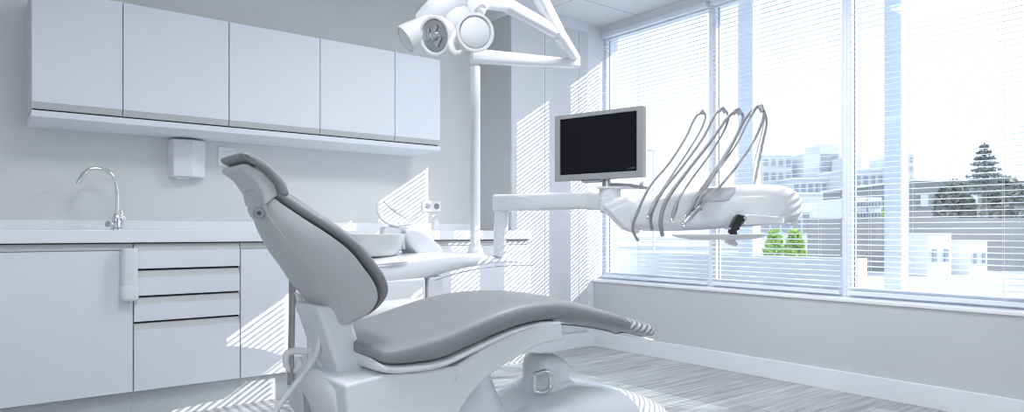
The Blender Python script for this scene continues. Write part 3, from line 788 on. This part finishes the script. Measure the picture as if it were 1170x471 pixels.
# ------------------------------------------------------------------ monitor
TL, TR = onD(633.5, 131, 2.95), onD(734, 121.5, 2.70)
ztop = 1.388; zbot = .888 + .217
rt_ = (TR - TL); rt_.z = 0; wid = rt_.length; rt_.normalize(); nb = rt_.cross(UP).normalized()   # towards the viewer
if nb.dot(FW) > 0: nb = -nb
O = Vector((TL.x, TL.y, zbot)); Hh = ztop - zbot
mroot = thing('monitor', O + rt_ * wid / 2 - UP * .03, 'flat monitor with black screen and grey frame above the white beam', 'monitor')
def quad(u0, u1, v0, v1, f, th):
    return [O + rt_ * u + UP * v + nb * f for u, v in ((u0, v0), (u1, v0), (u1, v1), (u0, v1))]
mb = NB()
bz = .026
fr_o = [(0, 0), (wid, 0), (wid, Hh), (0, Hh)]; fr_i = [(bz, bz), (wid - bz, bz), (wid - bz, Hh - bz * .7), (bz, Hh - bz * .7)]
vo = [[mb.verts.new(O + rt_ * u + UP * v + nb * f) for u, v in pl] for pl, f in ((fr_o, 0), (fr_i, 0), (fr_i, -.012), (fr_o, -.035))]
for A_, B_ in ((0, 1), (1, 2), (3, 0)):
    for i in range(4): mb.faces.new((vo[A_][i], vo[A_][(i + 1) % 4], vo[B_][(i + 1) % 4], vo[B_][i]))
mb.faces.new(vo[3])
obj('bezel', mb, M['bezel'], mroot, bevel=.003, seg=2)
sc_ = obj('screen', prism(NB(), quad(bz - .0005, wid - bz + .0005, bz - .0005, Hh - bz * .7 + .0005, -.010, 0), nb * .003), M['screen'], mroot)
lg = NB()
for k, (u, h_) in enumerate(((0, .004), (.006, .004), (.013, .007), (.019, .004), (.024, .007), (.029, .005))):
    prism(lg, [O + rt_ * (wid - bz - .042 + u + a_) + UP * (bz + .010 + b_) - nb * .0068 for a_, b_ in ((0, 0), (.003, 0), (.003, h_), (0, h_))], nb * .0004)
obj('screen_mark', lg, M['logo'], sc_)
obj('back_housing', prism(NB(), quad(.05, wid - .05, .04, Hh - .04, -.036, 0), -nb * .03), M['bezel'], mroot, bevel=.01)
ng = prism(NB(), [O + rt_ * (wid * .30 + u) - UP * v + nb * -.006 for u, v in ((0, 0), (.11, 0), (.095, .012), (.015, .012))], -nb * .02)
obj('chin', ng, M['bezel'], mroot, bevel=.003)
bs = O + rt_ * wid * .55 - nb * .05
obj('stand_block', lathe(NB(), bs - UP * .055, (0, 0, 1), [(0, .026), (.004, .03), (.02, .03), (.024, .022), (.06, .020), (.095, .020)], 24), M['steel'], mroot)
obj('stand_arm', tube(NB(), [bs - UP * .022, bs + rt_ * .10 - UP * .028, bs + rt_ * .19 - UP * .042], [.010, .009, .007], 10, 5), M['bezel'], mroot)
obj('stand_shelf', bar(onD(684, 215, 2.86), onD(742, 214.5, 2.80), .05, .006, .04, .006, 4), M['plastic'], mroot)
obj('stand_tip', lathe(NB(), onD(734, 210, 2.76), R_, [(-.012, .004), (0, .014), (.012, .008)], 16), M['plastic2'], mroot)

# ------------------------------------------------------------------ assistant holder and hoses at the left
aroot = thing('hose_holder', onD(352, 432, 2.25), 'white looped instrument holder with hanging hoses left of the chair arm', 'holder')
AH = 2.12
hb = NB()
tube(hb, [onD(x, y, AH) for x, y in ((328, 420), (327, 410), (330, 403), (340, 401), (350, 402), (362, 398), (374, 402))], [.010, .012, .012, .011, .011, .012, .014], 12, 5)
tube(hb, [onD(x, y, AH) for x, y in ((327, 415), (333, 424), (340, 421), (341, 408))], .009, 10, 5)
tube(hb, [onD(x, y, AH) for x, y in ((341, 410), (347, 423), (354, 417), (356, 403))], .009, 10, 5)
obj('holder_rack', hb, M['plastic'], aroot)
obj('holder_block', prism(NB(), [onD(x, y, 2.08) for x, y in ((360, 400), (376, 402), (378, 420), (372, 425), (360, 423))], FW * .05), M['plastic2'], aroot, bevel=.008)
def hang(name, label, path, rad, m):
    pts = [onD(*p) for p in path]
    tag(obj(name, tube(NB(), pts, rad, 12, 6), m, loc=pts[-1]), label, 'hose', 'hoses hanging beside the chair')
hang('suction_hose', 'straight grey hose furthest left, hanging through the holder', [(332, 298, 2.14), (332, 340, 2.14), (331, 400, 2.14), (330, 440, 2.13)], .0055, M['hose'])
hang('suction_hose', 'grey hose just right of the straight leftmost hose', [(335.5, 320, 2.12), (335, 360, 2.12), (334, 405, 2.12), (333, 436, 2.11)], .006, M['hose'])
hang('suction_hose', 'pale vertical hose behind the holder rack', [(353, 356, 2.18), (353, 385, 2.18), (353, 410, 2.16)], .0065, M['hosel'])
hang('suction_hose', 'thick grey hose curving down left from the chair arm to the floor', [(366, 350, 2.06), (366, 375, 2.04), (361, 405, 2.02), (345, 430, 2.0), (328, 452, 1.98), (312, 476, 1.96), (296, 520, 1.94)], .0085, M['hosel'])
hang('suction_hose', 'short dark grey hose dropping from the holder loop', [(350, 424, 2.10), (349, 440, 2.08), (351, 460, 2.06), (352, 490, 2.05)], .010, M['hose'])
hang('suction_hose', 'pale hose dropping straight down from the holder block', [(364, 424, 2.08), (364, 445, 2.06), (364, 470, 2.05), (364, 500, 2.05)], .008, M['hosel'])
obj('holder_arm', tube(NB(), [onD(374, 408, 2.10), onD(392, 425, 2.08), onD(402, 445, 2.05)], .014, 12, 4), M['plastic2'], aroot)
# white clip under the backrest
obj('back_clip', prism(NB(), [ch(x, y, -.10) for x, y in ((337, 333), (345, 338), (356, 358), (352, 364), (345, 360))], (0, .04, 0)), M['plastic2'], croot, bevel=.006)

# ================================================================== OUTSIDE
gm = mat('asphalt_pale', (.50, .52, .54), .9, noise_amt=.06, noise_scale=.6)
g = obj('ground', B(4.6, 160, -60, 160, -.32, -.22), gm); g['kind'] = 'structure'
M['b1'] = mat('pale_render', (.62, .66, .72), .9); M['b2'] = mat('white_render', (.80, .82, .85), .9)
M['b3'] = mat('grey_cladding', (.30, .30, .32), .8); M['bw'] = mat('far_window_glass', (.34, .38, .44), .3)
M['leaf'] = mat('bright_green_leaves', (.30, .50, .08), .7, noise_amt=.25, noise_scale=14)
M['leafd'] = mat('dark_conifer_needles', (.20, .23, .23), .8, noise_amt=.25, noise_scale=9)
M['leafg'] = mat('grey_green_leaves', (.27, .29, .27), .8, noise_amt=.2, noise_scale=7)
M['bark'] = mat('brown_bark', (.20, .17, .14), .9)
M['car'] = mat('silver_car_paint', (.70, .72, .75), .3, coat=.6)
M['carg'] = mat('grey_car_paint', (.40, .42, .45), .35, coat=.5)
M['tyre'] = mat('tyre_rubber', (.04, .04, .04), .8)
GZ = -.22
def frameD(px, d):
    """ground point seen at column px, distance d, with the sight line's own right and forward"""
    p = onD(px, HY, d); return Vector((p.x, p.y, GZ))
def zat(py, d): return EYE - (py - HY) / F * d
def block(name, label, px0, px1, py_top, d, depth, m, nx, nz, wm=None, roof=True, tower=None, wh=.55, ww=.6, grp='buildings beyond the window'):
    a, b = frameD(px0, d), frameD(px1, d); zt = zat(py_top, d)
    root = thing(name, (a + b) / 2, label, 'building', grp)
    w_ = (b - a).length
    obj('walls', prism(NB(), [a, b, b + FW * depth, a + FW * depth], (0, 0, zt - GZ)), m, root)
    if roof:
        e = w_ * .02
        obj('roof', prism(NB(), [Vector((*(a - R_ * e - FW * e).xy, zt)), Vector((*(b + R_ * e - FW * e).xy, zt)), Vector((*(b + R_ * e + FW * (depth + e)).xy, zt)), Vector((*(a - R_ * e + FW * (depth + e)).xy, zt))], (0, 0, (zt - GZ) * .03)), M['b2'], root)
    for i in range(nx):
        for j in range(nz):
            cw, chh = w_ / nx, (zt - GZ) / nz
            u0 = cw * (i + .5 - ww / 2); z0 = GZ + chh * (j + .5 - wh / 2)
            p = a + R_ * u0; p.z = z0
            q = [p - FW * .06, p + R_ * cw * ww - FW * .06, p + R_ * cw * ww + UP * chh * wh - FW * .06, p + UP * chh * wh - FW * .06]
            obj('window', prism(NB(), q, FW * .05), wm or M['bw'], root)
    if tower:
        for (t0, t1, ty) in tower:
            c, e_ = frameD(t0, d + depth * .3), frameD(t1, d + depth * .3); z1 = zat(ty, d + depth * .3)
            c.z = e_.z = zt
            obj('roof_block', prism(NB(), [c, e_, e_ + FW * depth * .4, c + FW * depth * .4], (0, 0, z1 - zt)), m, root)
    return root
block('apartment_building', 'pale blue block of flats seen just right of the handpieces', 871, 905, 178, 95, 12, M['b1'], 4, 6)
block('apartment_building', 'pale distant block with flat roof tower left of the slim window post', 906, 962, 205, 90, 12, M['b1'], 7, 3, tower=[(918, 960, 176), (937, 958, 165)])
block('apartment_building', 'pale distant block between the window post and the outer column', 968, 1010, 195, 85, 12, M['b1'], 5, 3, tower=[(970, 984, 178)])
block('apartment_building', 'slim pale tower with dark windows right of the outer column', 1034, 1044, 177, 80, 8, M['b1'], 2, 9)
block('long_building', 'long low building with pale flat roof behind the instrument unit', 868, 1012, 222, 40, 10, M['b2'], 12, 1, wh=.35, ww=.75)
block('office_pavilion', 'small white building with square gridded windows beside the outer column', 976, 990, 228, 20, 3, M['b2'], 4, 7, wh=.6, ww=.62)
block('office_pavilion', 'white gridded building nearest the outer column, right of its twin', 992, 1007, 228, 20, 3, M['b2'], 4, 7, wh=.6, ww=.62)
block('row_building', 'long grey building across the street at the right edge', 1046, 1215, 207, 27, 8, M['b3'], 9, 2, wm=M['b1'], wh=.30, ww=.45)
block('garden_wall_building', 'low white annex in front of the long grey building', 1060, 1087, 268, 17, 1.6, M['b2'], 2, 1, wh=.3, ww=.3)
block('garden_wall_building', 'second low white annex below the conifer', 1108, 1128, 276, 17.5, 1.5, M['b2'], 2, 1, wh=.3, ww=.3)

def leaf_cloud(bm, c, rx, ry, rz, n, s):
    for _ in range(n):
        while True:
            v = Vector((random.uniform(-1, 1), random.uniform(-1, 1), random.uniform(-1, 1)))
            if v.length < 1: break
        v = v * (.55 + .45 / max(v.length, .25) * .8 if v.length > .3 else 1)
        if v.length > 1.05: v.normalize()
        p = Vector(c) + Vector((v.x * rx, v.y * ry, v.z * rz))
        n_ = Vector((random.uniform(-1, 1), random.uniform(-1, 1), random.uniform(-.2, 1))).normalized()
        t = n_.orthogonal().normalized(); t = Matrix.Rotation(random.uniform(0, 2 * PI), 3, n_) @ t; u = n_.cross(t)
        k = s * random.uniform(.6, 1.3)
        bm.faces.new([bm.verts.new(p + t * k), bm.verts.new(p + u * k * .5 + n_ * k * .1), bm.verts.new(p - t * k), bm.verts.new(p - u * k * .5 - n_ * k * .1)])
def bush(px, d, py_top, wpx, label, m, n=500, s=.06):
    g = frameD(px, d); zt = zat(py_top, d); rw = wpx / F * d / 2; h = zt - GZ
    root = thing('leafy_bush', g, label, 'bush', 'bushes outside the window')
    b = NB(); leaf_cloud(b, (g.x, g.y, GZ + h * .55), rw, rw, h * .48, n, s); obj('foliage', b, m, root)
    b = NB()
    for k in range(4):
        an = k * 1.7; tube(b, [(g.x, g.y, GZ), (g.x + math.cos(an) * rw * .2, g.y + math.sin(an) * rw * .2, GZ + h * .3), (g.x + math.cos(an) * rw * .5, g.y + math.sin(an) * rw * .5, GZ + h * .7)], [.02, .014, .008], 6, 3)
    obj('stems', b, M['bark'], root)
bush(884, 9, 260, 24, 'bright green bush below the right end of the instrument unit', M['leaf'], 900, .05)
bush(908, 9.6, 260, 26, 'smaller bright green bush just right of the one below the unit', M['leaf'], 800, .05)
bush(1005, 21, 224, 9, 'narrow green shrub beside the outer column', M['leaf'], 400, .06)
bush(1090, 24, 204, 46, 'grey-green hedge tree left below the conifer', M['leafg'], 1500, .14)
bush(1150, 23, 200, 52, 'grey-green hedge tree right of the conifer', M['leafg'], 1700, .14)
# conifer with layered branches
d = 22; g = frameD(1125, d); zt = zat(163, d)
root = thing('conifer_tree', g, 'tall conifer with flat layered branches seen through the right blind', 'tree')
obj('trunk', tube(NB(), [g, g + UP * (zt - GZ) * .5, Vector((g.x, g.y, zt))], [.12, .08, .02], 8, 3), M['bark'], root)
b = NB()
for k in range(9):
    f = k / 8; z = zt - .15 - f * (zt - zat(214, d)); rr = .12 + .62 * f ** .8
    for an in range(7):
        a_ = an * 2 * PI / 7 + k * .5; r_ = rr * random.uniform(.7, 1.1)
        leaf_cloud(b, (g.x + math.cos(a_) * r_ * .55, g.y + math.sin(a_) * r_ * .55, z + random.uniform(-.03, .03)), r_ * .45, r_ * .45, .06, 26, .06)
obj('foliage', b, M['leafd'], root)
# street lamp
d = 30; g = frameD(747, d); zt = zat(172, d)
root = thing('street_lamp', g, 'thin pale street lamp outside between monitor and handpieces', 'street lamp')
obj('post', tube(NB(), [g, Vector((g.x, g.y, zt))], [.06, .035], 8, 1), M['b1'], root)
obj('lamp_head', box(NB(), g.x - .2, g.x + .1, g.y - .1, g.y + .25, zt - .03, zt + .06), M['b1'], root, bevel=.02)
block('street_fence', 'long grey fence across the street below the far buildings', 925, 1230, 249, 19.2, .15, M['b3'], 1, 1, wh=.01, ww=.01, roof=False, grp='street furniture')
# ================================================================== LIGHT
w = bpy.data.worlds.new('World'); sc.world = w; w.use_nodes = True; nt = w.node_tree
bg = nt.nodes['Background']
tc = nt.nodes.new('ShaderNodeTexCoord')
n = nt.nodes.new('ShaderNodeTexNoise'); n.inputs['Scale'].default_value = 2.2; n.inputs['Detail'].default_value = 4
nt.links.new(tc.outputs['Generated'], n.inputs['Vector'])
r = nt.nodes.new('ShaderNodeValToRGB')
r.color_ramp.elements[0].position = .40; r.color_ramp.elements[0].color = (.74, .87, 1, 1)
r.color_ramp.elements[1].position = .62; r.color_ramp.elements[1].color = (.95, .97, 1, 1)
nt.links.new(n.outputs['Fac'], r.inputs['Fac']); nt.links.new(r.outputs['Color'], bg.inputs['Color'])
bg.inputs['Strength'].default_value = .88
sun = bpy.data.lights.new('sun', 'SUN'); sun.energy = 3.0; sun.angle = math.radians(.12); sun.color = (1, .985, .97)
so = bpy.data.objects.new('sun', sun); COL.objects.link(so)
so.rotation_euler = Vector((-1, 1.0, -.645)).to_track_quat('-Z', 'Y').to_euler()
# fill panels added on the ceiling, out of view, to brighten the room
emi = bpy.data.materials.new('fill_diffuser'); emi.use_nodes = True
e_ = emi.node_tree.nodes['Principled BSDF']; e_.inputs['Base Color'].default_value = (.9, .9, .9, 1)
e_.inputs['Emission Color'].default_value = (.93, .97, 1, 1); e_.inputs['Emission Strength'].default_value = 2
def panel(x, y, power):
    root = thing('fill_panel', (x, y, H - .012), 'square fill panel added on the ceiling outside the view', 'ceiling light', 'added fill panels')
    fb = NB(); box(fb, x - .3, x + .3, y - .3, y - .28, H - .012, H - .0005); box(fb, x - .3, x + .3, y + .28, y + .3, H - .012, H - .0005)
    box(fb, x - .3, x - .28, y - .28, y + .28, H - .012, H - .0005); box(fb, x + .28, x + .3, y - .28, y + .28, H - .012, H - .0005)
    obj('frame', fb, M['frame'], root); obj('diffuser', B(x - .28, x + .28, y - .28, y + .28, H - .008, H - .001), emi, root)
    l = bpy.data.lights.new('fill_lamp', 'AREA'); l.shape = 'SQUARE'; l.size = .56; l.energy = power; l.color = (.945, .965, 1)
    lo = bpy.data.objects.new('fill_lamp', l); COL.objects.link(lo); lo.location = (x, y, H - .02)
for x, y, pw in ((-1.2, -1.6, 23), (.7, 1.4, 10), (2.5, 1.9, 15)): panel(x, y, pw)
# portal to guide sampling through the window opening
l = bpy.data.lights.new('window_portal', 'AREA'); l.shape = 'RECTANGLE'; l.size = HEAD - SILL; l.size_y = YC - Y0R
l.cycles.is_portal = True
lo = bpy.data.objects.new('window_portal', l); COL.objects.link(lo); lo.location = (XF + .12, (YC + Y0R) / 2, (HEAD + SILL) / 2)
lo.rotation_euler = Vector((-1, 0, 0)).to_track_quat('-Z', 'Y').to_euler()
l.size, l.size_y = YC - Y0R, HEAD - SILL

# ------------------------------------------------------------------ camera and view
cam = bpy.data.cameras.new('camera'); co = bpy.data.objects.new('camera', cam); COL.objects.link(co)
co.location = (0, 0, EYE); co.rotation_euler = (PI / 2, 0, YAW - PI / 2 if False else math.atan2(SF, CF) - PI / 2)
cam.sensor_width = 36; cam.lens = F / 1170 * 36; cam.shift_y = (HY - 235.5) / 1170; cam.clip_start = .02; cam.clip_end = 500
sc.camera = co
sc.view_settings.view_transform = 'Standard'; sc.view_settings.look = 'None'
sc.view_settings.gamma = 1; sc.view_settings.use_curve_mapping = False
sc.view_settings.exposure = .96
sc.cycles.max_bounces = 10; sc.cycles.diffuse_bounces = 7; sc.cycles.transparent_max_bounces = 16
sc.cycles.use_denoising = True
sc.cycles.filter_width = 1.15
emi.cycles.emission_sampling = 'NONE'
sc.cycles.sample_clamp_indirect = 6
